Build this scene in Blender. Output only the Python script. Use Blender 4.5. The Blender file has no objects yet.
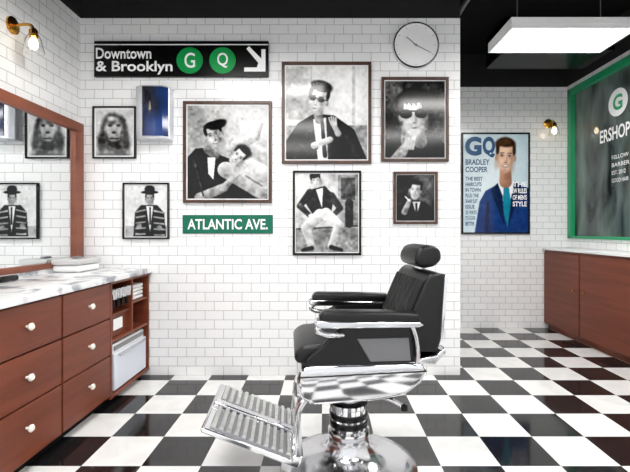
import bpy, bmesh, math, numpy as np
from mathutils import Vector, Matrix
rng=np.random.RandomState(3)
S=bpy.context.scene
S.view_settings.view_transform='Standard'
S.view_settings.look='None'
S.view_settings.exposure=0.40
CAMH=1.2; YB=3.47; YR=5.14; XL=-2.02; XR=2.96; XE=1.116; ZT=2.95; ZC=3.35
KB=1/121.0; KR=1/81.7
# ---------------- materials
def srgb(c): return tuple(((v/12.92) if v<=.04045 else ((v+.055)/1.055)**2.4) for v in c)
def M(name,col,rough=.5,metal=0,spec=.5,coat=0,emit=None,es=0,trans=0):
    m=bpy.data.materials.new(name); m.use_nodes=True
    b=m.node_tree.nodes['Principled BSDF']
    b.inputs['Base Color'].default_value=(*srgb(col),1)
    b.inputs['Roughness'].default_value=rough; b.inputs['Metallic'].default_value=metal
    b.inputs['Specular IOR Level'].default_value=spec; b.inputs['Coat Weight'].default_value=coat
    b.inputs['Coat Roughness'].default_value=.05
    b.inputs['Transmission Weight'].default_value=trans
    if emit: b.inputs['Emission Color'].default_value=(*emit,1); b.inputs['Emission Strength'].default_value=es
    return m
def noisy(m,scale=(8,8,8),c1=None,c2=None,detail=6,bump=0,lo=.35,hi=.65,dist=0):
    nt=m.node_tree; N=nt.nodes; b=N['Principled BSDF']
    tc=N.new('ShaderNodeTexCoord'); mp=N.new('ShaderNodeMapping'); mp.inputs['Scale'].default_value=scale
    no=N.new('ShaderNodeTexNoise'); no.inputs['Scale'].default_value=1; no.inputs['Detail'].default_value=detail; no.inputs['Distortion'].default_value=dist
    nt.links.new(tc.outputs['Object'],mp.inputs[0]); nt.links.new(mp.outputs[0],no.inputs['Vector'])
    if c1:
        r=N.new('ShaderNodeValToRGB'); r.color_ramp.elements[0].position=lo; r.color_ramp.elements[1].position=hi
        r.color_ramp.elements[0].color=(*srgb(c1),1); r.color_ramp.elements[1].color=(*srgb(c2),1)
        nt.links.new(no.outputs['Fac'],r.inputs[0]); nt.links.new(r.outputs[0],b.inputs['Base Color'])
    if bump:
        bp=N.new('ShaderNodeBump'); bp.inputs['Strength'].default_value=bump; bp.inputs['Distance'].default_value=.002
        nt.links.new(no.outputs['Fac'],bp.inputs['Height']); nt.links.new(bp.outputs[0],b.inputs['Normal'])
    return m
def tile_mat(name,axis):
    m=M(name,(.95,.95,.95),.14); nt=m.node_tree; N=nt.nodes; L=nt.links; b=N['Principled BSDF']
    g=N.new('ShaderNodeNewGeometry'); s=N.new('ShaderNodeSeparateXYZ'); c=N.new('ShaderNodeCombineXYZ')
    L.new(g.outputs['Position'],s.inputs[0]); L.new(s.outputs[axis],c.inputs[0]); L.new(s.outputs[2],c.inputs[1])
    br=N.new('ShaderNodeTexBrick'); br.inputs['Scale'].default_value=1
    br.inputs['Brick Width'].default_value=.1524; br.inputs['Row Height'].default_value=.0762
    br.inputs['Mortar Size'].default_value=.0024; br.inputs['Mortar Smooth'].default_value=.2
    br.inputs['Color1'].default_value=(.90,.90,.90,1); br.inputs['Color2'].default_value=(.86,.86,.865,1); br.inputs['Mortar'].default_value=(.44,.44,.44,1)
    L.new(c.outputs[0],br.inputs['Vector'])
    gt=N.new('ShaderNodeMath'); gt.operation='GREATER_THAN'; gt.inputs[1].default_value=ZT; L.new(s.outputs[2],gt.inputs[0])
    mx=N.new('ShaderNodeMix'); mx.data_type='RGBA'; L.new(gt.outputs[0],mx.inputs[0]); L.new(br.outputs['Color'],mx.inputs[6]); mx.inputs[7].default_value=(.006,.006,.006,1)
    L.new(mx.outputs[2],b.inputs['Base Color'])
    mr=N.new('ShaderNodeMath'); mr.operation='MULTIPLY_ADD'; mr.inputs[1].default_value=.7; mr.inputs[2].default_value=.14; L.new(gt.outputs[0],mr.inputs[0]); L.new(mr.outputs[0],b.inputs['Roughness'])
    bp=N.new('ShaderNodeBump'); bp.invert=True; bp.inputs['Strength'].default_value=.4; bp.inputs['Distance'].default_value=.002
    L.new(br.outputs['Fac'],bp.inputs['Height']); L.new(bp.outputs[0],b.inputs['Normal'])
    return m
T_X=tile_mat('tile_back',0); T_Y=tile_mat('tile_side',1)
def floor_mat():
    m=M('checker_tile',(1,1,1),.09); nt=m.node_tree; N=nt.nodes; L=nt.links; b=N['Principled BSDF']
    g=N.new('ShaderNodeNewGeometry'); mp=N.new('ShaderNodeMapping'); mp.vector_type='POINT'
    t=.305
    mp.inputs['Scale'].default_value=(1/t,1/t,0); mp.inputs['Location'].default_value=(FX/t,FY/t,.5)
    ck=N.new('ShaderNodeTexChecker'); ck.inputs['Scale'].default_value=1
    no=N.new('ShaderNodeTexNoise'); no.inputs['Scale'].default_value=5; no.inputs['Detail'].default_value=8; no.inputs['Distortion'].default_value=1
    L.new(g.outputs['Position'],no.inputs['Vector'])
    r1=N.new('ShaderNodeValToRGB'); r1.color_ramp.elements[0].color=(.74,.74,.73,1); r1.color_ramp.elements[1].color=(.83,.83,.82,1); r1.color_ramp.elements[0].position=.3; r1.color_ramp.elements[1].position=.6
    r2=N.new('ShaderNodeValToRGB'); r2.color_ramp.elements[0].color=(.007,.007,.008,1); r2.color_ramp.elements[1].color=(.014,.013,.013,1)
    L.new(no.outputs['Fac'],r1.inputs[0]); L.new(no.outputs['Fac'],r2.inputs[0])
    L.new(g.outputs['Position'],mp.inputs[0]); L.new(mp.outputs[0],ck.inputs['Vector'])
    L.new(r1.outputs[0],ck.inputs['Color1']); L.new(r2.outputs[0],ck.inputs['Color2'])
    L.new(ck.outputs['Color'],b.inputs['Base Color'])
    return m
FX=0.02; FY=0.0
FLOOR=floor_mat()
WOOD=noisy(M('cabinet_wood',(.5,.2,.12),.35,spec=.3),(2,1.5,22),(.41,.20,.13),(.475,.24,.155),dist=.5)
WOODF=noisy(M('frame_wood',(.3,.18,.12),.35),(20,20,20),(.20,.11,.075),(.32,.19,.125))
MIRW=noisy(M('mirror_frame_wood',(.5,.25,.15),.4),(10,3,10),(.47,.25,.17),(.56,.31,.21))
MARBLE=noisy(M('marble',(.9,.9,.9),.15),(3,3,3),(.60,.61,.64),(.92,.92,.92),detail=9,lo=.38,hi=.5,dist=2.0)
CHROME=M('chrome',(.86,.86,.87),.10,1)
CHROMEB=M('polished_base',(.84,.84,.85),.17,1)
ALU=noisy(M('cast_aluminium',(.86,.86,.85),.3,1),(30,30,30),(.82,.82,.81),(.9,.9,.89))
LEATHER=noisy(M('black_leather',(.03,.03,.03),.36,spec=.4),(160,160,160),(.02,.02,.022),(.04,.04,.042),bump=.2)
LEATHER_SHEEN=M('leather_sheen',(.42,.42,.43),.3)  # lighter grey: sheen of the smooth side leather put into the colour
BLACK=M('black_gloss',(.02,.02,.02),.25,spec=.35); BLACKM=M('black_matte',(.025,.025,.025),.85,spec=.2)
WHITE=M('white_enamel',(.95,.95,.95),.25); WHITEP=M('white_print',(.96,.96,.96),.45)
BRASS=M('brass',(.80,.58,.25),.2,1); GREEN=M('green_paint',(.12,.60,.40),.35)
SGREEN=M('sign_green',(.02,.40,.31),.35,spec=.3); CGREEN=M('sign_circle_green',(.03,.58,.28),.35,spec=.3)
MIRROR=M('mirror_glass',(.93,.94,.94),.01,1)
DIFF=M('lamp_diffuser',(1,1,1),.5,emit=(1,.985,.96),es=19)
BULB=M('bulb',(1,.9,.7),.3,emit=(1,.82,.55),es=9)
GLASS=M('clear_glass',(1,1,1),.02,trans=1)
GREY=M('grey_metal',(.55,.55,.56),.35,.6)
KNOB=M('porcelain_knob',(.93,.92,.88),.15)
WGLASS=noisy(M('storefront_painted_glass',(.2,.27,.25),.03),(0.6,4,1.2),(.09,.12,.12),(.42,.48,.46),detail=3,dist=.5)  # opaque pane; view beyond and reflections imitated by noise colour
# ---------------- helpers
def link(o): S.collection.objects.link(o); return o
def group(name,loc=(0,0,0),rz=0):
    e=bpy.data.objects.new(name,None); e.empty_display_size=.1; e.location=loc; e.rotation_euler=(0,0,rz); return link(e)
def put(o,root,local=False):
    if root is None: return o
    o.parent=root
    if not local: o.matrix_parent_inverse=Matrix.Translation(-Vector(root.location))
    return o
def finish(me,name,mat,root,local,bevel=0,seg=2,sub=0,ang=35,smooth=True):
    o=link(bpy.data.objects.new(name,me)); me.materials.append(mat)
    if bevel:
        b=o.modifiers.new('b','BEVEL'); b.width=bevel; b.segments=seg; b.limit_method='ANGLE'; b.angle_limit=math.radians(30)
    if sub:
        s=o.modifiers.new('s','SUBSURF'); s.levels=sub; s.render_levels=sub
    if smooth:
        me.polygons.foreach_set('use_smooth',[True]*len(me.polygons))
        if not sub and not (bevel and seg>3):
            try: me.set_sharp_from_angle(angle=math.radians(ang))
            except Exception: pass
    return put(o,root,local)
def boxes(name,L,mat,root=None,local=False,bevel=0,seg=2,sub=0):
    bm=bmesh.new()
    for (x0,x1,y0,y1,z0,z1) in L:
        v=[bm.verts.new(p) for p in [(x0,y0,z0),(x1,y0,z0),(x1,y1,z0),(x0,y1,z0),(x0,y0,z1),(x1,y0,z1),(x1,y1,z1),(x0,y1,z1)]]
        for f in [(0,3,2,1),(4,5,6,7),(0,1,5,4),(1,2,6,5),(2,3,7,6),(3,0,4,7)]: bm.faces.new([v[i] for i in f])
    me=bpy.data.meshes.new(name); bm.to_mesh(me); bm.free()
    return finish(me,name,mat,root,local,bevel,seg,sub,smooth=bool(bevel))
def prof(name,pts,y0,y1,mat,root=None,local=False,bevel=0,seg=2,sub=0,plane='xz',smooth=True):
    bm=bmesh.new()
    def P(a,b,t): return {'xz':(a,t,b),'yz':(t,a,b),'xy':(a,b,t)}[plane]
    A=[bm.verts.new(P(a,b,y0)) for a,b in pts]; B=[bm.verts.new(P(a,b,y1)) for a,b in pts]
    bm.faces.new(A); bm.faces.new(B[::-1]); n=len(pts)
    for i in range(n): bm.faces.new([A[i],B[i],B[(i+1)%n],A[(i+1)%n]])
    bmesh.ops.recalc_face_normals(bm,faces=bm.faces)
    me=bpy.data.meshes.new(name); bm.to_mesh(me); bm.free()
    return finish(me,name,mat,root,local,bevel,seg,sub,smooth=smooth)
def lathe(name,pr,c,mat,root=None,local=False,n=48,axis='z',ang=40):
    bm=bmesh.new(); rings=[]
    for r,h in pr:
        ring=[]
        for i in range(n):
            a=2*math.pi*i/n; u,v=r*math.cos(a),r*math.sin(a)
            p={'z':(u,v,h),'y':(u,h,v),'x':(h,u,v)}[axis]
            ring.append(bm.verts.new((p[0]+c[0],p[1]+c[1],p[2]+c[2])))
        rings.append(ring)
    for a,b in zip(rings,rings[1:]):
        for i in range(n): bm.faces.new([a[i],a[(i+1)%n],b[(i+1)%n],b[i]])
    bm.faces.new(rings[0]); bm.faces.new(rings[-1])
    bmesh.ops.remove_doubles(bm,verts=bm.verts,dist=1e-6)
    bmesh.ops.recalc_face_normals(bm,faces=bm.faces)
    me=bpy.data.meshes.new(name); bm.to_mesh(me); bm.free()
    return finish(me,name,mat,root,local,ang=ang)
def tube(name,pts,r,mat,root=None,local=False,bez=True):
    cu=bpy.data.curves.new(name,'CURVE'); cu.dimensions='3D'; cu.bevel_depth=r; cu.bevel_resolution=4; cu.use_fill_caps=True
    if bez and len(pts)>2:
        sp=cu.splines.new('NURBS'); sp.points.add(len(pts)-1); sp.use_endpoint_u=True; sp.order_u=3; sp.resolution_u=8
    else:
        sp=cu.splines.new('POLY'); sp.points.add(len(pts)-1)
    for p,q in zip(sp.points,pts): p.co=(*q,1)
    o=bpy.data.objects.new(name,cu); link(o)
    dg=bpy.context.evaluated_depsgraph_get(); me=bpy.data.meshes.new_from_object(o.evaluated_get(dg))
    bpy.data.objects.remove(o); me.materials.clear()
    return finish(me,name,mat,root,local)
def text(name,s,box,mat,place,root,off=0.0,extr=.0008):
    u0,u1,v0,v1=box
    cu=bpy.data.curves.new(name,'FONT'); cu.body=s; cu.size=1; cu.offset=off; cu.resolution_u=4
    o=bpy.data.objects.new(name,cu); link(o)
    dg=bpy.context.evaluated_depsgraph_get(); me=bpy.data.meshes.new_from_object(o.evaluated_get(dg)); bpy.data.objects.remove(o)
    co=np.array([v.co[:] for v in me.vertices]); mn=co.min(0); mxx=co.max(0)
    for v in me.vertices:
        u=u0+(v.co.x-mn[0])/(mxx[0]-mn[0])*(u1-u0); w=v0+(v.co.y-mn[1])/(mxx[1]-mn[1])*(v1-v0)
        v.co=place(u,w)
    me.materials.clear()
    return finish(me,name,mat,root,False,smooth=False)
def bx(p): return (p-325)*KB
def bz(p): return CAMH+(230-p)*KB
def rx(p): return (p-325)*KR
def rz(p): return CAMH+(230-p)*KR
# ---------------- room shell
boxes('floor',[(-2.12,3.1,-1.6,5.26,-.1,0)],FLOOR)
boxes('ceiling',[(-2.12,3.1,-1.6,5.26,ZC,ZC+.1)],BLACKM)
boxes('wall_back',[(-2.12,XE,YB,YB+.12,0,ZC)],T_X)
boxes('wall_partition',[(XE-.12,XE,YB+.12,YR,0,ZC)],T_Y)
boxes('wall_recess',[(XE-.12,3.1,YR,YR+.12,0,ZC)],T_X)
boxes('wall_left',[(-2.12,XL,-1.6,YB,0,ZC)],T_Y)
WY0,WY1,WZ0,WZ1=2.9,5.08,1.10,2.89
boxes('wall_right',[(XR,3.1,-1.6,WY0,0,ZC),(XR,3.1,WY1,YR,0,ZC),(XR,3.1,WY0,WY1,0,WZ0),(XR,3.1,WY0,WY1,WZ1,ZC)],T_Y)
# window
g=group('window_1',(XR,4,2))
fw=.075
boxes('frame',[(XR-.03,XR+.05,WY0,WY1,WZ1-fw,WZ1),(XR-.03,XR+.05,WY0,WY1,WZ0,WZ0+fw*.4),(XR-.03,XR+.05,WY0,WY0+fw,WZ0,WZ1),(XR-.03,XR+.05,WY1-fw,WY1,WZ0,WZ1)],GREEN,g,bevel=.004)
boxes('pane',[(XR+.02,XR+.03,WY0+.02,WY1-.02,WZ0+.02,WZ1-.02)],WGLASS,g)
WP=lambda u,w:(XR+.018,-u,w)
text('lettering_name','ERSHOP',(-4.55,-4.10,2.13,2.27),WHITEP,WP,g,.02)
lathe('logo_disc',[(.14,0),(.14,.002)],(XR+.016,4.27,2.50),WHITEP,g,axis='x')
text('logo_letter','G',(-4.34,-4.20,2.42,2.58),GREEN,lambda u,w:(XR+.0145,-u,w),g,.03)
for i,(s_,l) in enumerate([('FELLOW',.24),('BARBER',.25),('EST. 2012',.20),('GOOD HAIR',.24)]):
    text('lettering_small',s_,(-4.36,-4.36+l,1.93-i*.08,1.97-i*.08),WHITEP,WP,g,.0)
# wood panelled ledge
g=group('wood_ledge_cabinet',(2.8,4,0)); LX=2.67
boxes('body',[(LX+.02,XR-.002,2.9,YR-.002,.06,.96),(LX+.06,XR-.002,2.92,YR-.002,0.0,.06)],WOOD,g)
boxes('panels',[(LX,LX+.02,4.42,5.12,.075,.93),(LX,LX+.02,3.66,4.40,.075,.93),(LX,LX+.02,2.92,3.64,.075,.93)],WOOD,g,bevel=.004)
boxes('top',[(LX-.01,XR-.002,2.89,YR-.002,.96,.99)],WHITE,g,bevel=.004)
for y in (4.50,4.32,3.0): lathe('knob',[(.004,0),(.008,-.012),(.013,-.02),(.0,-.026)],(LX,y,.55),BRASS,g,axis='x',n=16)
# ---------------- painter
class Art:
    def __init__(s,x0,y0,x1,y1,bg,res=3.0):
        s.b=(x0,y0,x1,y1); s.res=res; nx=int((x1-x0)*res)+1; ny=int((y1-y0)*res)+1
        s.X,s.Y=np.meshgrid(np.linspace(x0,x1,nx),np.linspace(y0,y1,ny)); s.C=np.zeros((ny,nx,3)); s.C[:]=s.c(bg)
    def c(s,c): return np.array([c]*3 if np.isscalar(c) else c,float)
    def bl(s,m,col,a=1): m=(np.clip(m,0,1)*a)[...,None]; s.C=s.C*(1-m)+s.c(col)*m
    def ell(s,cx,cy,a,b,col,rot=0,soft=.15,al=1):
        t=math.radians(rot); dx=s.X-cx; dy=s.Y-cy; u=(dx*math.cos(t)+dy*math.sin(t))/a; v=(-dx*math.sin(t)+dy*math.cos(t))/b
        s.bl((1-np.sqrt(u*u+v*v))/soft+.3,col,al)
    def cap(s,x1,y1,r1,x2,y2,r2,col,soft=.8,al=1,shade=True):
        dx,dy=x2-x1,y2-y1; L=dx*dx+dy*dy+1e-9; t=np.clip(((s.X-x1)*dx+(s.Y-y1)*dy)/L,0,1)
        d=np.hypot(s.X-x1-t*dx,s.Y-y1-t*dy); rr=r1+(r2-r1)*t
        m=np.clip((rr-d)/soft+.5,0,1)
        s.bl(m,col,al)
        if shade and max(r1,r2)>2:
            k=np.clip(((s.X-x1-t*dx)*.6+(s.Y-y1-t*dy)*.8)/np.maximum(rr,.1),-1,1)
            s.C*=(1-(m*al*.24*(k+.3))[...,None])
    def poly(s,P,col,al=1):
        ins=np.zeros(s.X.shape,bool); n=len(P)
        for i in range(n):
            xa,ya=P[i]; xb,yb=P[(i+1)%n]
            if ya==yb: continue
            c=((ya>s.Y)!=(yb>s.Y))&(s.X<(xb-xa)*(s.Y-ya)/(yb-ya)+xa); ins^=c
        s.bl(ins.astype(float),col,al)
    def rect(s,x0,y0,x1,y1,col,al=1): s.bl(((s.X>=x0)&(s.X<=x1)&(s.Y>=y0)&(s.Y<=y1)).astype(float),col,al)
    def blur(s,n=1):
        for _ in range(n):
            P=np.pad(s.C,((1,1),(1,1),(0,0)),mode='edge')
            s.C=(P[:-2,1:-1]+P[2:,1:-1]+P[1:-1,:-2]+P[1:-1,2:]+2*P[1:-1,1:-1])/6
    def cloud(s,sc,a):
        ny,nx=s.X.shape; h=max(3,int((s.b[3]-s.b[1])/sc)); w=max(3,int((s.b[2]-s.b[0])/sc)); n=rng.randn(h+2,w+2)
        fy=np.linspace(0,h,ny); fx=np.linspace(0,w,nx); iy=fy.astype(int); ix=fx.astype(int); ty=(fy-iy)[:,None]; tx=(fx-ix)[None,:]
        ty=ty*ty*(3-2*ty); tx=tx*tx*(3-2*tx)
        v=(n[iy][:,ix]*(1-ty)*(1-tx)+n[iy+1][:,ix]*ty*(1-tx)+n[iy][:,ix+1]*(1-ty)*tx+n[iy+1][:,ix+1]*ty*tx)
        # folds and texture show in the mid and dark tones, not in plain backdrops
        w_=np.clip(1.15-s.C.mean(2),.15,1)
        s.C=s.C+(a*v*w_)[...,None]*np.clip(s.C.mean(2)+.12,0,.6)[...,None]
    def photo(s,k=1.0):
        s.cloud(30,.10*k); s.cloud(5,.16*k); s.cloud(2.4,.16*k); s.blur(2)
        s.C=np.clip(s.C,0,1); t=s.C; a=.35*k; s.C=t*(1-a)+a*(t*t*(3-2*t))
        n=rng.randn(*s.X.shape); s.C=np.clip(s.C+.015*n[...,None],0.005,.97)
    def face(s,cx,cy,w,h,rot=0,skin=.72,hair=.1,glasses=False,beard=False,smile=False,turn=0,tint=(1,1,1)):
        t=math.radians(rot); R=lambda u,v:(cx+u*w*math.cos(t)-v*h*math.sin(t),cy+u*w*math.sin(t)+v*h*math.cos(t))
        sk=np.array(tint)*skin
        def E(u,v,a,b,c,soft=.3,al=1): x,y=R(u,v); s.ell(x,y,a*w,b*h,c,rot,soft,al)
        def K(u,v,u2,v2,r,c,al=1): x,y=R(u,v); x2,y2=R(u2,v2); s.cap(x,y,r*w,x2,y2,r*w,c,.9,al,False)
        E(0,-.38,1.0,.78,hair,.2)
        E(-.92,.05,.14,.2,sk*.75); E(.92,.05,.14,.2,sk*.7)
        E(0,-.1,.90,.88,sk*.97,.2); E(0,.3,.74,.74,sk*.95,.22)
        E(.66+turn,.15,.36,.85,sk*.66,1.1,.7); E(-.88+turn*.3,.3,.25,.6,sk*.75,1.0,.5)
        E(-.2+turn,-.42,.5,.22,np.minimum(sk*1.15,1),1.1,.7); E(-.38+turn,.22,.24,.2,np.minimum(sk*1.15,1),1.1,.6); E(.36+turn,.24,.18,.16,np.minimum(sk*1.1,1),1.1,.5)
        E(0,.88,.42,.14,sk*.75,.9,.5)
        E(0,-.9,.88,.26,hair,.35); E(-.82,-.5,.18,.38,hair,.5); E(.82,-.5,.18,.38,hair,.5)
        if beard: E(0,.68,.8,.42,np.array([1,1,1])*.16,.5,.85)
        for q in (-.38,.36):
            q+=turn*.5
            E(q,-.12,.24,.11,sk*.74,1.0,.7)
            K(q-.17,-.26,q+.17,-.28,.04,.16,.8); E(q,-.09,.14,.045,.85,.8,.45); K(q-.12,-.13,q+.12,-.13,.025,.15,.6); E(q,-.09,.065,.055,.06,.5)
        if glasses:
            for q in (-.42,.40): E(q+turn*.5,-.08,.34,.17,.03)
            K(-.9,-.12,.9,-.12,.04,.04)
        E(turn*.7+.12,.12,.09,.28,sk*.74,1,.7); E(turn*.7-.02,.1,.06,.26,np.minimum(sk*1.12,1),1,.6)
        E(turn*.6+.02,.33,.16,.045,sk*.5,.8,.8)
        if smile: E(turn*.5,.56,.34,.10,sk*.5,.5); E(turn*.5,.545,.28,.06,.96,.4)
        else: E(turn*.5,.575,.24,.04,sk*.38,.7); E(turn*.5,.65,.18,.04,np.minimum(sk*1.05,1),1,.5)
        E(turn*.4,.75,.2,.04,sk*.75,1,.5)
    def mesh(s,name,place,mat,root):
        ny,nx=s.X.shape; co=np.zeros((ny*nx,3)); X=s.X.ravel(); Y=s.Y.ravel()
        P=place(X,Y); co[:,0]=P[0]; co[:,1]=P[1]; co[:,2]=P[2]
        idx=np.arange(ny*nx).reshape(ny,nx); q=np.stack([idx[:-1,:-1],idx[1:,:-1],idx[1:,1:],idx[:-1,1:]],-1).reshape(-1,4)
        me=bpy.data.meshes.new(name); me.vertices.add(len(co)); me.vertices.foreach_set('co',co.ravel())
        me.loops.add(q.size); me.loops.foreach_set('vertex_index',q.ravel()); me.polygons.add(len(q))
        me.polygons.foreach_set('loop_start',np.arange(0,q.size,4)); me.polygons.foreach_set('loop_total',np.full(len(q),4)); me.update(calc_edges=True)
        at=me.color_attributes.new('Col','FLOAT_COLOR','POINT'); c=np.ones((len(co),4)); c[:,:3]=np.clip(s.C.reshape(-1,3),0,1)**2.2; at.data.foreach_set('color',c.ravel())
        return finish(me,name,mat,root,False,smooth=False)
PRINT=M('photo_print',(1,1,1),.12,spec=.35); nt=PRINT.node_tree; a=nt.nodes.new('ShaderNodeAttribute'); a.attribute_name='Col'
nt.links.new(a.outputs['Color'],nt.nodes['Principled BSDF'].inputs['Base Color'])
def framed(rect,fwp,fmat,paint,bg=.8,mat_w=1.2,K=(bx,bz),wall=YB,name='framed_picture',depth=.03,k=1.0):
    x0,y0,x1,y1=rect; fx,fz=K
    g=group(name,(fx((x0+x1)/2),wall,fz((y0+y1)/2)))
    a0,a1,b0,b1=fx(x0),fx(x1),fz(y1),fz(y0); w=fx(x0+fwp)-fx(x0); ya,yb=wall-depth,wall-.001
    boxes('frame',[(a0,a1,ya,yb,b1-w,b1),(a0,a1,ya,yb,b0,b0+w),(a0,a0+w,ya,yb,b0+w,b1-w),(a1-w,a1,ya,yb,b0+w,b1-w)],fmat,g,bevel=.003)
    boxes('backing',[(a0+w*.5,a1-w*.5,yb-.012,yb-.004,b0+w*.5,b1-w*.5)],BLACK,g)
    A=Art(x0+fwp,y0+fwp,x1-fwp,y1-fwp,bg); paint(A); A.photo(k)
    if mat_w:
        x0,y0,x1,y1=A.b; m=mat_w
        for r in [(x0,y0,x1,y0+m),(x0,y1-m,x1,y1),(x0,y0,x0+m,y1),(x1-m,y0,x1,y1)]: A.rect(*r,.92)
    A.mesh('print',lambda X,Y:(fx(X),wall-.016+0*X,fz(Y)),PRINT,g)
    return g
def p1(A):
    A.ell(115,160,19,16,.42,soft=.4); A.ell(115,130,14,17,.14,soft=.3); A.ell(103,142,5,10,.18,soft=.7); A.ell(127,142,5,10,.18,soft=.7)
    A.ell(115,129,9.5,12,.66,soft=.4); A.ell(115,123,9,3,.3,soft=.8,al=.8); A.ell(111,126,2.3,1.5,.03,soft=.5); A.ell(119.5,126,2.3,1.5,.03,soft=.5)
    A.ell(115,137,6.5,6,.5,soft=.5); A.ell(115,133,2.4,1.3,.12); A.cap(110.5,139,.6,119.5,139,.6,.08); A.ell(112,119,4,3,.85,soft=1)
    A.ell(115,147,9,4.5,.16,soft=.5); A.ell(107,136,2.2,5,.28,soft=.9); A.ell(123,136,2.2,5,.28,soft=.9)
def p2(A):
    A.rect(184,102,272,203,.66); A.ell(250,120,34,24,.82,soft=1,al=.9); A.ell(192,118,14,28,.48,soft=1,al=.8); A.ell(262,190,20,22,.35,soft=1)
    A.poly([(186,200),(186,160),(196,149),(208,148),(222,156),(244,164),(262,170),(270,200)],.07)
    A.cap(236,146,5.5,256,138,4.2,.74); A.cap(256,138,3.8,261,124,2.8,.72); A.ell(261,120,2.8,3.6,.76)
    A.cap(226,170,8,262,188,11,.74); A.cap(240,160,7,262,174,9,.82)
    A.cap(208,150,4,216,156,4,.5)
    A.face(215,136,9,12.5,-20,.76,.05,turn=-.2,smile=True); A.ell(218,125,10,5,.05,-20,soft=.3)
    A.ell(244,152,9,7,.10,40,soft=.4); A.face(238,157,7.5,10,46,.82,.10,smile=True,turn=.1)
    A.cap(200,198,5,224,188,4.5,.58); A.cap(224,188,3.6,236,176,2.8,.68)
    for i in range(3): A.cap(236,176,1.2,238+i*2,170+i,1,.75)
    A.poly([(208,158),(216,158),(214,180),(209,174)],.9); A.cap(194,160,.8,204,196,.8,.22); A.cap(246,176,.8,262,186,.8,.45)
def p3(A):
    A.rect(124,183,170,239,.82); A.rect(124,226,170,239,.6); A.poly([(134,239),(136,212),(142,205),(158,205),(165,213),(167,239)],.10)
    for i in range(5): A.cap(137,212+i*5.5,.8,146,210+i*6,.7,.6); A.cap(155,211+i*6,.7,165,213+i*5.5,.8,.6)
    A.poly([(147,206),(154,206),(151,232)],.85); A.cap(151,208,.8,151,224,.9,.06)
    A.face(150.5,199,4.5,6.2,0,.55,.08); A.ell(150.5,192.5,9,1.8,.04); A.ell(150.5,189.5,5.2,4.2,.06)
    A.ell(140,226,3,2.6,.5); A.ell(160,228,3,2.6,.5)
def p4(A):
    A.rect(282,63,371,164,.82); A.rect(286,66,312,120,.64,.7); A.rect(286,126,367,160,.6); A.ell(350,92,20,28,.93,soft=1); A.rect(352,66,355,124,.62,.5)
    A.poly([(286,160),(286,142),(298,124),(314,114),(334,116),(354,130),(367,160)],.08)
    A.poly([(313,120),(326,118),(332,138),(328,160),(316,160)],.84); A.cap(322,122,1.5,325,156,2.2,.05)
    A.poly([(313,118),(304,136),(314,160),(318,160)],.14); A.poly([(326,117),(338,128),(332,160),(328,160)],.14)
    A.cap(294,152,7,314,146,5,.12); A.cap(314,146,3.4,330,140,3,.76); A.cap(350,146,6.5,338,136,5,.12); A.cap(338,134,3,333,124,2.6,.76)
    for i in range(4): A.cap(331+i*1.7,125,.95,329+i*2.2,117+abs(i-1.5),.85,.78)
    A.cap(318,112,4.5,319,120,4.5,.55)
    A.face(318,101,10.5,15,14,.78,.05,glasses=True,turn=-.25)
    A.ell(322,87,11.5,6,.05,16,soft=.3); A.ell(319,84.5,5,1.6,.25,14,soft=1)
def p5(A):
    A.rect(293,171,361,255,.74); A.rect(293,228,361,255,.5); A.rect(338,175,358,226,.55); A.rect(341,178,355,200,.3); A.cap(297,229,.8,358,226,.8,.25); A.ell(302,190,8,20,.86,soft=1)
    A.ell(349,198,3,4,.2); A.cap(349,203,4,349,224,4,.14)
    A.poly([(309,190),(325,186),(334,196),(331,214),(315,218),(306,204)],.12); A.poly([(316,190),(323,188),(322,208)],.9)
    A.cap(310,193,4,300,206,3,.14); A.cap(300,206,3,309,215,2.4,.17); A.ell(311,216,2.6,2.2,.8)
    A.cap(331,196,4,340,208,3,.14); A.cap(340,208,3,333,216,2.4,.18)
    A.cap(320,215,6,306,228,5,.8); A.cap(306,228,5,312,247,3.4,.74); A.cap(326,214,6,339,226,5,.86); A.cap(339,226,5,331,246,3.4,.76)
    A.cap(312,248,2.2,303,250,1.8,.05); A.cap(331,247,2.2,341,250,1.8,.05)
    A.face(316,181,5.2,7,-12,.74,.07); A.ell(315,175.5,5.6,3.2,.05,-12)
def p6(A):
    A.rect(381,78,448,162,.14); A.ell(392,92,16,20,.40,soft=1,al=.8); A.ell(442,120,10,24,.34,soft=1,al=.8)
    A.poly([(384,160),(384,146),(398,136),(430,136),(445,146),(445,160)],.05)
    A.ell(413,103,18,15,.04,soft=.25); A.cap(407,130,6,407,142,7,.5); A.cap(418,130,6,420,142,7,.45)
    A.face(413,117,14,20,-3,.72,.04,turn=.05)
    for q in range(6): A.cap(399+q*5.4,100,1.6,402+q*4.6,106-abs(q-2.5),.8,.05)
    A.ell(405.5,114.5,6.4,4.8,.015,soft=.12); A.ell(420.5,114,6.4,4.8,.015,soft=.12); A.cap(399,112,.8,427,111.4,.8,.02)
    A.ell(403.5,113,2.2,.9,.45,soft=1,al=.7); A.ell(418.5,112.5,2.2,.9,.45,soft=1,al=.7)
    A.cap(396,161,6.5,403,150,5,.55); A.cap(403,150,3.5,408,144,3,.62)
    for i in range(4): A.cap(404+i*2.8,149,1.4,406+i*2.8,139-i*.6,1.1,.66)
def p7(A):
    A.rect(393,172,437,224,.10); A.ell(425,188,12,18,.34,soft=1); A.poly([(396,222),(398,206),(409,200),(424,202),(433,210),(435,222)],.04)
    A.poly([(412,202),(420,202),(416,216)],.78); A.cap(416,204,1,416,214,1.2,.05)
    A.face(415,191,6.5,9,8,.72,.05,turn=-.15); A.cap(404,212,3,409,201,2.2,.6); A.cap(409,201,.6,405,197,.6,.95)
BF=BLACK
framed((94,107,137,159),1.6,BF,p1,.78,1.5)
framed((124,183,170,239),1.6,BF,p3,.82,1)
framed((184,102,272,203),3,WOODF,p2,.75,1.0)
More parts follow.
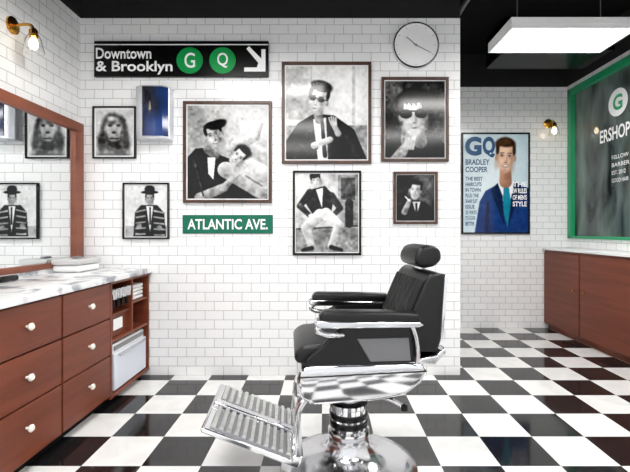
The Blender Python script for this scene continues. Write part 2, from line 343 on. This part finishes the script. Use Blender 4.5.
framed((282,63,371,164),3,WOODF,p4,.86,1.0)
framed((293,171,361,255),2.2,BF,p5,.76,1)
framed((381,78,448,162),3,WOODF,p6,.2,.8)
framed((393,172,437,224),2.6,WOODF,p7,.14,.6)
def pg(A):
    A.rect(461,133,529,234,(.76,.85,.89)); A.ell(485,180,36,56,(.88,.93,.95),soft=1)
    navy=(.06,.22,.46)
    A.poly([(474,234),(479,202),(485,191),(496,185),(506,181),(520,184),(529,189),(529,234)],navy)
    A.poly([(486,202),(489,202),(488,234),(484,234)],(.03,.13,.3))
    A.poly([(496,184),(514,181),(511,196),(505,218),(500,200)],(.95,.96,.97)); A.poly([(503,188),(508.5,188),(511,208),(507,228),(502,208)],(.06,.50,.60))
    A.poly([(497,183),(490,191),(504,226),(502,196)],(.03,.13,.28)); A.poly([(514,181),(521,189),(507,228),(511,196)],(.03,.13,.28))
    A.cap(505,170,5.6,505,182,6.2,(.74,.54,.44))
    A.ell(505,145,10.5,8,(.22,.14,.10),3,soft=.25)
    A.face(505,157.5,10,15.5,3,1.0,(.21,.14,.09),smile=True,tint=(.95,.76,.65)); A.ell(503,143,8.5,3.6,(.30,.20,.13),-6,soft=.5)
g=framed((461,133,529,234),1.6,BF,pg,.8,0,K=(rx,rz),wall=YR,name='magazine_cover_poster',k=.3)
RP=lambda u,w:(u,YR-.019,w)
TEAL=M('print_teal',(.06,.30,.48),.4); YEL=M('print_white_text',(.99,.99,.99),.4)
def rt(s,x0,y0,x1,y1,m,off=.0): text('printed_text',s,(rx(x0),rx(x1),rz(y1),rz(y0)),m,RP,g,off)
rt('G',464.5,137,481,156,TEAL,.05); rt('Q',482,137,494.5,158,TEAL,.05)
rt('BRADLEY',465,159.5,489,165,TEAL,.02); rt('COOPER',465,167,487,172.5,TEAL,.02)
for i,(s_,x) in enumerate([('THE BEST',482),('HAIRCUTS',481),('IN TOWN',480),('PLUS: THE',478),('SHARP SUIT',477),('ISSUE',474),('25 WAYS',476),('TO LOOK',475),('BETTER',474)]):
    rt(s_,465,177+i*5.6,x,180.8+i*5.6,TEAL,.02)
for i,s_ in enumerate(['THE','NEW RULES','OF MEN\'S','STYLE']): rt(s_,512 if i!=1 else 509,182+i*6.5,526,187+i*6.5,YEL,.03)
# ---------------- signs
g=group('subway_sign',(bx(183),YB,bz(60)))
boxes('panel',[(bx(96),bx(269),YB-.03,YB-.001,bz(78),bz(42.5))],BLACK,g,bevel=.003)
boxes('stripe',[(bx(96.5),bx(268.5),YB-.0315,YB-.0302,bz(46.8),bz(45.8))],WHITEP,g)
SP=lambda u,w:(u,YB-.0325,w)
text('lettering','Downtown',(bx(98),bx(153),bz(60.5),bz(49.5)),WHITEP,SP,g,.02)
text('lettering','& Brooklyn',(bx(98),bx(174),bz(76),bz(62.5)),WHITEP,SP,g,.02)
for c,l in ((191,'G'),(223.5,'Q')):
    lathe('route_disc',[(13*KB,0),(13*KB,.003)],(bx(c),YB-.033,bz(62)),CGREEN,g,axis='y')
    text('route_letter',l,(bx(c-5.2),bx(c+5.4),bz(69.5),bz(54.5)),WHITEP,lambda u,w:(u,YB-.0345,w),g,.01)
def pp(L): return [(bx(a),bz(b)) for a,b in L]
prof('arrow',pp([(247.2,50.5),(249.8,48),(262,60.5),(262,51),(266,51),(266,73),(245,73),(245,69),(257.5,69),(259,64.5)]),YB-.0325,YB-.0305,WHITEP,g,smooth=False)
g=group('street_sign',(bx(228),YB,bz(224)))
boxes('panel',[(bx(183),bx(273),YB-.012,YB-.001,bz(233.5),bz(215))],SGREEN,g,bevel=.002)
text('lettering','ATLANTIC AVE.',(bx(188),bx(268),bz(229.5),bz(219)),WHITEP,lambda u,w:(u,YB-.0135,w),g,.02)
# clock
g=group('wall_clock',(bx(415),YB,bz(47))); c=(bx(415),YB,bz(47))
lathe('rim',[(.19,-.001),(.192,-.035),(.186,-.045),(.176,-.045),(.174,-.036)],c,CHROME,g,axis='y',n=64)
lathe('dial',[(.175,-.034),(.175,-.037)],c,WHITE,g,axis='y',n=64)
for i in range(12):
    a=i*math.pi/6; o=boxes('mark',[(-.0015,.0015,-.039,-.0375,.15,.165)],GREY,g,True); o.rotation_euler=(0,a,0)
for a,l,w in ((-50,.10,.003),(118,.14,.0025)):
    o=boxes('hand',[(-w,w,-.042,-.040,-.02,l)],GREY,g,True); o.rotation_euler=(0,math.radians(a),0)
lathe('hub',[(.008,-.038),(.008,-.045)],c,GREY,g,axis='y',n=16)
# wall monitor
g=group('wall_monitor',(bx(158),YB,bz(116)))
SCREEN_REFL=noisy(M('screen_reflection',(.02,.03,.06),.08),(4,1,3),(.015,.02,.035),(.10,.24,.50),detail=1,lo=.5,hi=.78)  # blue reflection on the black glass, painted as a noise ramp
prof('housing',[(bx(141),YB-.001),(bx(174),YB-.001),(bx(174),YB-.08),(bx(168),YB-.115),(bx(148),YB-.12),(bx(141),YB-.09)],bz(142),bz(90),M('brushed_silver',(.80,.81,.83),.25,.6),g,plane='xy',bevel=.006)
prof('screen',[(bx(148),YB-.118),(bx(150),YB-.126),(bx(168),YB-.121),(bx(172.5),YB-.092),(bx(168),YB-.11)],bz(139),bz(91.5),SCREEN_REFL,g,plane='xy')
# ---------------- mirror
g=group('wall_mirror',(XL,2.3,1.5))
m0,m1,z0,z1=1.0,3.46,.92,2.07; w=.115
boxes('frame',[(XL+.001,XL+.035,m0,m1,z1-.075,z1),(XL+.001,XL+.035,m0,m1,z0,z0+.04),(XL+.001,XL+.035,m1-w,m1,z0+.04,z1-.075),(XL+.001,XL+.035,m0,m0+w,z0+.04,z1-.075)],MIRW,g,bevel=.004)
boxes('glass',[(XL+.002,XL+.012,m0+.05,m1-.05,z0+.02,z1-.04)],MIRROR,g)
# ---------------- cabinet
g=group('drawer_cabinet',(-1.73,2.3,0)); CX=-1.45; xb=XL+.002; Y0=.62; Y1=3.465
boxes('toe_kick',[(xb,CX-.07,Y0+.02,Y1,0,.07)],BLACKM,g)
boxes('carcass',[(xb,CX-.022,Y0,2.84,.07,.85),(xb,xb+.02,2.84,Y1,.07,.85),(xb,CX,2.84,Y1,.05,.075),(xb,CX,2.84,Y1,.828,.85),
  (xb,CX,2.84,2.865,.075,.828),(xb,CX,Y1-.02,Y1,.075,.828),(xb,CX-.005,2.865,Y1-.02,.425,.445),(xb,CX-.003,3.16,3.18,.445,.828),
  (xb,CX-.01,3.18,Y1-.02,.64,.655),(xb,CX-.04,2.865,3.16,.445,.60),(xb,CX-.02,2.865,3.16,.60,.615)],WOOD,g,bevel=.002)
fr=[]
for c0,c1 in ((2.32,2.84),(1.76,2.32),(1.2,1.76),(.64,1.2)):
    for a,b in ((.605,.838),(.355,.597),(.075,.347)):
        fr.append((CX-.022,CX,c0+.007,c1-.007,a,b))
boxes('drawer_fronts',fr,WOOD,g,bevel=.003)
boxes('gap_shade_sheet',[(CX-.0225,CX-.0215,.64,2.84,.07,.85)],BLACKM,g)  # black sheet behind the fronts, standing in for shade in the gaps
for c0,c1 in ((2.32,2.84),(1.76,2.32),(1.2,1.76),(.64,1.2)):
    for k,zz in enumerate((.73,.484,.237)):
        lathe('knob',[(.007,0),(.007,.012),(.017,.018),(.019,.027),(.012,.034),(0,.035)],(CX,(c0+c1)/2,zz),KNOB,g,axis='x',n=20)
boxes('countertop',[(xb,CX+.03,Y0-.02,Y1,.85,.89)],MARBLE,g,bevel=.005)
boxes('backsplash',[(xb,xb+.02,Y0,Y1,.89,.918)],MARBLE,g)
boxes('tool_rail',[(CX-.03,CX-.005,2.87,3.155,.755,.785)],CHROME,g,bevel=.003)
for i in range(4):
    y=2.91+i*.068; lathe('tool_ring',[(.022,.72),(.026,.79),(.020,.79),(.018,.72)],(CX-.015,y,0),CHROME,g,n=20); tube('tool_handle',[(CX-.02,y,.79),(CX-.02,y,.66)],.011,BLACK,g)
boxes('outlet_plate',[(CX-.041,CX-.034,2.95,3.08,.49,.57)],WHITE,g,bevel=.002)
g=group('towel_warmer',(-1.7,3.1,.08))
boxes('body',[(-1.95,-1.475,2.90,3.42,.077,.40)],WHITE,g,bevel=.012,seg=3)
boxes('door',[(-1.475,-1.455,2.905,3.415,.085,.34)],M('door_pale',(.86,.88,.92),.12),g,bevel=.006)
boxes('handle',[(-1.455,-1.435,2.95,3.37,.315,.33)],CHROME,g,bevel=.003)
boxes('control_strip',[(-1.476,-1.468,2.93,3.39,.355,.385)],GREY,g)
g=group('folded_towel',(-1.6,3.3,.65))
boxes('layers',[(-1.78,-1.48,3.20,3.42,.656+i*.03,.683+i*.03) for i in range(4)],WHITE,g,bevel=.011,seg=3)
# counter items
g=group('wax_warmer',(-1.88,3.2,.89))
boxes('base',[(-1.99,-1.79,3.06,3.34,.891,.94)],WHITE,g,bevel=.014,seg=3)
boxes('lid',[(-1.995,-1.785,3.05,3.35,.943,.985)],M('lid_grey',(.78,.78,.78),.3),g,bevel=.01,seg=3)
boxes('handle',[(-1.91,-1.87,3.16,3.24,.985,1.0)],GREY,g,bevel=.006)
g=group('hair_brush',(-1.9,2.4,.89))
tube('handle',[(-1.90,2.30,.905),(-1.90,2.45,.905)],.010,BLACK,g); boxes('head',[(-1.925,-1.875,2.44,2.58,.892,.925)],BLACK,g,bevel=.012,seg=3)
# ---------------- sconces
def sconce(loc,rz_):
    g=group('wall_sconce',loc,rz_)   # local +x away from wall
    lathe('backplate',[(.055,0.001),(.055,.012),(.03,.022),(.0,.024)],(0,0,0),BRASS,g,True,axis='x',n=32)
    tube('arm',[(.02,0,0),(.09,0,.01),(.135,0,.0),(.14,0,-.03)],.009,BRASS,g,True)
    lathe('socket',[(.016,-.02),(.026,-.035),(.026,-.075),(.018,-.08)],(.14,0,0),BRASS,g,True,n=24)
    lathe('bulb',[(.010,-.08),(.022,-.10),(.026,-.125),(.018,-.148),(0,-.155)],(.14,0,0),BULB,g,True,n=24)
    lathe('shade',[(.028,-.06),(.045,-.09),(.062,-.17),(.060,-.17),(.043,-.09),(.026,-.062)],(.14,0,0),GLASS,g,True,n=32)
sconce((XL,2.71,2.52),0)
sconce((2.73,YR,2.50),-math.pi/2)
# ---------------- ceiling lights
def lamp(x0,x1,y0,y1,z=2.75):
    g=group('fluorescent_light',((x0+x1)/2,(y0+y1)/2,z))
    boxes('housing',[(x0,x1,y0,y1,z+.03,z+.085),(x0,x1,y0,y0+.02,z,z+.03),(x0,x1,y1-.02,y1,z,z+.03),(x0,x0+.02,y0+.02,y1-.02,z,z+.03),(x1-.02,x1,y0+.02,y1-.02,z,z+.03)],WHITE,g,bevel=.004)
    boxes('diffuser',[(x0+.02,x1-.02,y0+.02,y1-.02,z+.008,z+.028)],DIFF,g)
    for x in (x0+.15,x1-.15):
        tube('cable',[(x,(y0+y1)/2,z+.08),(x,(y0+y1)/2,ZC)],.004,GREY,g)
lamp(1.42,2.40,3.2,3.66,2.74)
lamp(-1.2,0.0,2.0,2.42); lamp(.9,2.1,1.5,1.92); lamp(-1.2,0,.4,.82); lamp(.9,2.1,-.2,.22); lamp(-1.2,0,-1.1,-.68)
g=group('ceiling_conduit',(1.5,3.2,3.2))
tube('pipe',[(.9,3.05,3.18),(2.95,3.05,3.18)],.03,BLACK,g); tube('pipe',[(1.25,-.5,3.22),(1.25,5.1,3.22)],.022,GREY,g)
tube('pipe',[(.95,3.3,3.08),(1.5,3.3,3.08)],.016,GREY,g)
boxes('duct',[(1.8,2.9,4.2,4.7,3.0,3.34)],BLACK,g,bevel=.01)
# ---------------- barber chair
g=group('barber_chair',(.12,2.13,0),math.radians(5))
l=True
lathe('base',[(.0,0),(.335,0),(.345,.008),(.338,.022),(.28,.040),(.20,.056),(.14,.080),(.110,.11),(.10,.15),(.10,.17)],(0,0,0),CHROMEB,g,l,n=96,ang=60)
lathe('column',[(.100,.165),(.104,.175),(.104,.20),(.094,.21),(.094,.315),(.099,.32),(.099,.335),(.085,.34),(.06,.345),(.06,.42)],(0,0,0),CHROME,g,l,n=56)
for z_ in (.222,.262): lathe('column_dark_reflection',[(.0975,z_),(.098,z_+.002),(.098,z_+.026),(.0975,z_+.028)],(0,0,0),BLACK,g,l,n=56)  # black bands painting the dark reflections in the chrome column
boxes('seat_bracket',[(-.18,.2,-.13,.13,.385,.45)],BLACK,g,l,bevel=.01)
prof('seat_shell',[(-.245,.45),(-.265,.51),(-.258,.58),(-.21,.60),(.22,.60),(.30,.595),(.318,.56),(.295,.51),(.22,.455),(.08,.435),(-.20,.425)],-.265,.265,CHROME,g,l,bevel=.016,seg=4)
prof('shell_line',[(-.262,.548),(.317,.560),(.317,.566),(-.262,.554)],-.268,.268,BLACK,g,l,bevel=.001)
prof('seat_cushion',[(-.275,.60),(-.28,.645),(-.24,.68),(-.1,.69),(.24,.67),(.25,.59),(-.22,.59)],-.225,.225,LEATHER,g,l,bevel=.025,seg=4)
for s in (-1,1):
    y=s*.27
    prof('side_panel',[(-.235,.595),(-.225,.63),(-.16,.68),(-.10,.745),(-.03,.785),(.25,.785),(.27,.60)],s*.228,s*.258,LEATHER,g,l,bevel=.01,seg=3)
    prof('side_sheen',[(.06,.612),(.0,.715),(.235,.715),(.245,.612)],s*.256,s*.264,LEATHER_SHEEN,g,l,bevel=.003)  # patch of painted sheen on the leather side panel
    prof('arm_pad',[(-.165,.795),(-.175,.822),(-.150,.848),(.10,.842),(.27,.832),(.28,.79),(.10,.785),(-.13,.787)],y-.042,y+.042,LEATHER,g,l,bevel=.014,seg=4)
    prof('arm_trim',[(-.19,.785),(-.192,.80),(-.17,.808),(.27,.794),(.29,.783),(.27,.772),(-.165,.776)],y-.046,y+.046,CHROME,g,l,bevel=.005,seg=2)
    tube('arm_support',[(-.155,y,.780),(-.19,y,.76),(-.15,y,.738),(-.09,y,.735),(-.06,s*.245,.73)],.013,CHROME,g,l)
    tube('arm_support',[(.24,y,.785),(.285,y,.70),(.27,y,.60)],.010,CHROME,g,l)
    tube('footrest_arm',[(-.20,s*.20,.45),(-.255,s*.20,.41),(-.27,s*.20,.30),(-.275,s*.20,.17)],.015,CHROME,g,l)
prof('backrest',[(.20,.64),(.225,.72),(.275,.86),(.325,.975),(.345,1.0),(.39,1.005),(.415,.985),(.405,.85),(.395,.70),(.375,.64)],-.245,.245,LEATHER,g,l,bevel=.022,seg=4)
for i in range(7):
    y=-.186+i*.062
    tube('back_channel',[(.215,y,.69),(.232,y,.74),(.28,y,.87),(.322,y,.96)],.026,LEATHER,g,l)
prof('back_shell',[(.385,.66),(.405,.70),(.418,.86),(.427,.98),(.420,.995),(.41,.98),(.40,.86),(.38,.68)],-.235,.235,CHROME,g,l,bevel=.003)
prof('back_hinge',[(.22,.60),(.37,.63),(.41,.665),(.415,.64),(.36,.585),(.24,.58)],-.25,.25,CHROME,g,l,bevel=.008,seg=3)
for s in (-1,1): tube('headrest_post',[(.372,s*.045,.97),(.372,s*.045,1.05)],.009,CHROME,g,l)
prof('headrest',[(.305,1.03),(.30,1.075),(.325,1.118),(.385,1.13),(.43,1.105),(.435,1.055),(.40,1.022),(.345,1.015)],-.145,.145,LEATHER,g,l,bevel=.02,seg=4)
prof('headrest_bracket',[(.36,1.0),(.435,1.03),(.44,1.05),(.425,1.045),(.36,1.018)],-.06,.06,CHROME,g,l,bevel=.003)
# footrest
prof('calf_panel',[(-.262,.44),(-.282,.30),(-.285,.16),(-.265,.16),(-.262,.30),(-.242,.44)],-.17,.17,CHROME,g,l,bevel=.004)
A0=Vector((-.27,.150)); A1=Vector((-.68,.325)); D=(A1-A0).normalized(); Nn=Vector((D.y,-D.x)); Nn=-Nn if Nn.y<0 else Nn
def fp(t,h): p=A0+D*t+Nn*h; return (p.x,p.y)
LEN=(A1-A0).length
prof('footplate',[fp(0,0),fp(LEN,0),fp(LEN+.01,.012),fp(LEN,.024),fp(0,.024),fp(-.01,.012)],-.26,.26,CHROME,g,l,bevel=.005,seg=3)
for s in (-1,1):
    ya,yb=(.035,.240) if s>0 else (-.240,-.035)
    prof('foot_pad',[fp(.04,.02),fp(LEN-.025,.02),fp(LEN-.025,.030),fp(.04,.030)],ya,yb,GREY,g,l,bevel=.002)
    bmn=11
    for i in range(bmn):
        t=.053+i*(LEN-.092)/(bmn-1)
        prof('rib',[fp(t-.011,.029),fp(t+.011,.029),fp(t+.008,.042),fp(t-.008,.042)],ya+.006,yb-.006,ALU,g,l,smooth=False)
prof('foot_bridge',[fp(.0,.02),fp(LEN,.02),fp(LEN,.045),fp(.06,.05),fp(.0,.045)],-.026,.026,CHROME,g,l,bevel=.008,seg=3)
prof('heel_bar',[fp(-.01,.0),fp(.035,.0),fp(.035,.045),fp(-.01,.06)],-.26,.26,CHROME,g,l,bevel=.008,seg=3)
tube('pump_lever',[(.07,-.05,.38),(.16,-.10,.40),(.24,-.15,.36)],.010,CHROME,g,l)
lathe('lever_knob',[(0,-.02),(.016,-.012),(.018,.0),(.016,.012),(0,.02)],(.245,-.155,.355),BLACK,g,l,n=20)
# ---------------- world & camera
W=bpy.data.worlds.new('world'); S.world=W; W.use_nodes=True
W.node_tree.nodes['Background'].inputs[0].default_value=(.96,.98,1,1); W.node_tree.nodes['Background'].inputs[1].default_value=1.0
cam=bpy.data.cameras.new('camera'); co=bpy.data.objects.new('camera',cam); link(co); S.camera=co
co.location=(0,0,CAMH); co.rotation_euler=(math.pi/2,0,0)
cam.sensor_width=36; cam.lens=24; cam.shift_x=-10/630; cam.shift_y=-6/630; cam.clip_start=.02
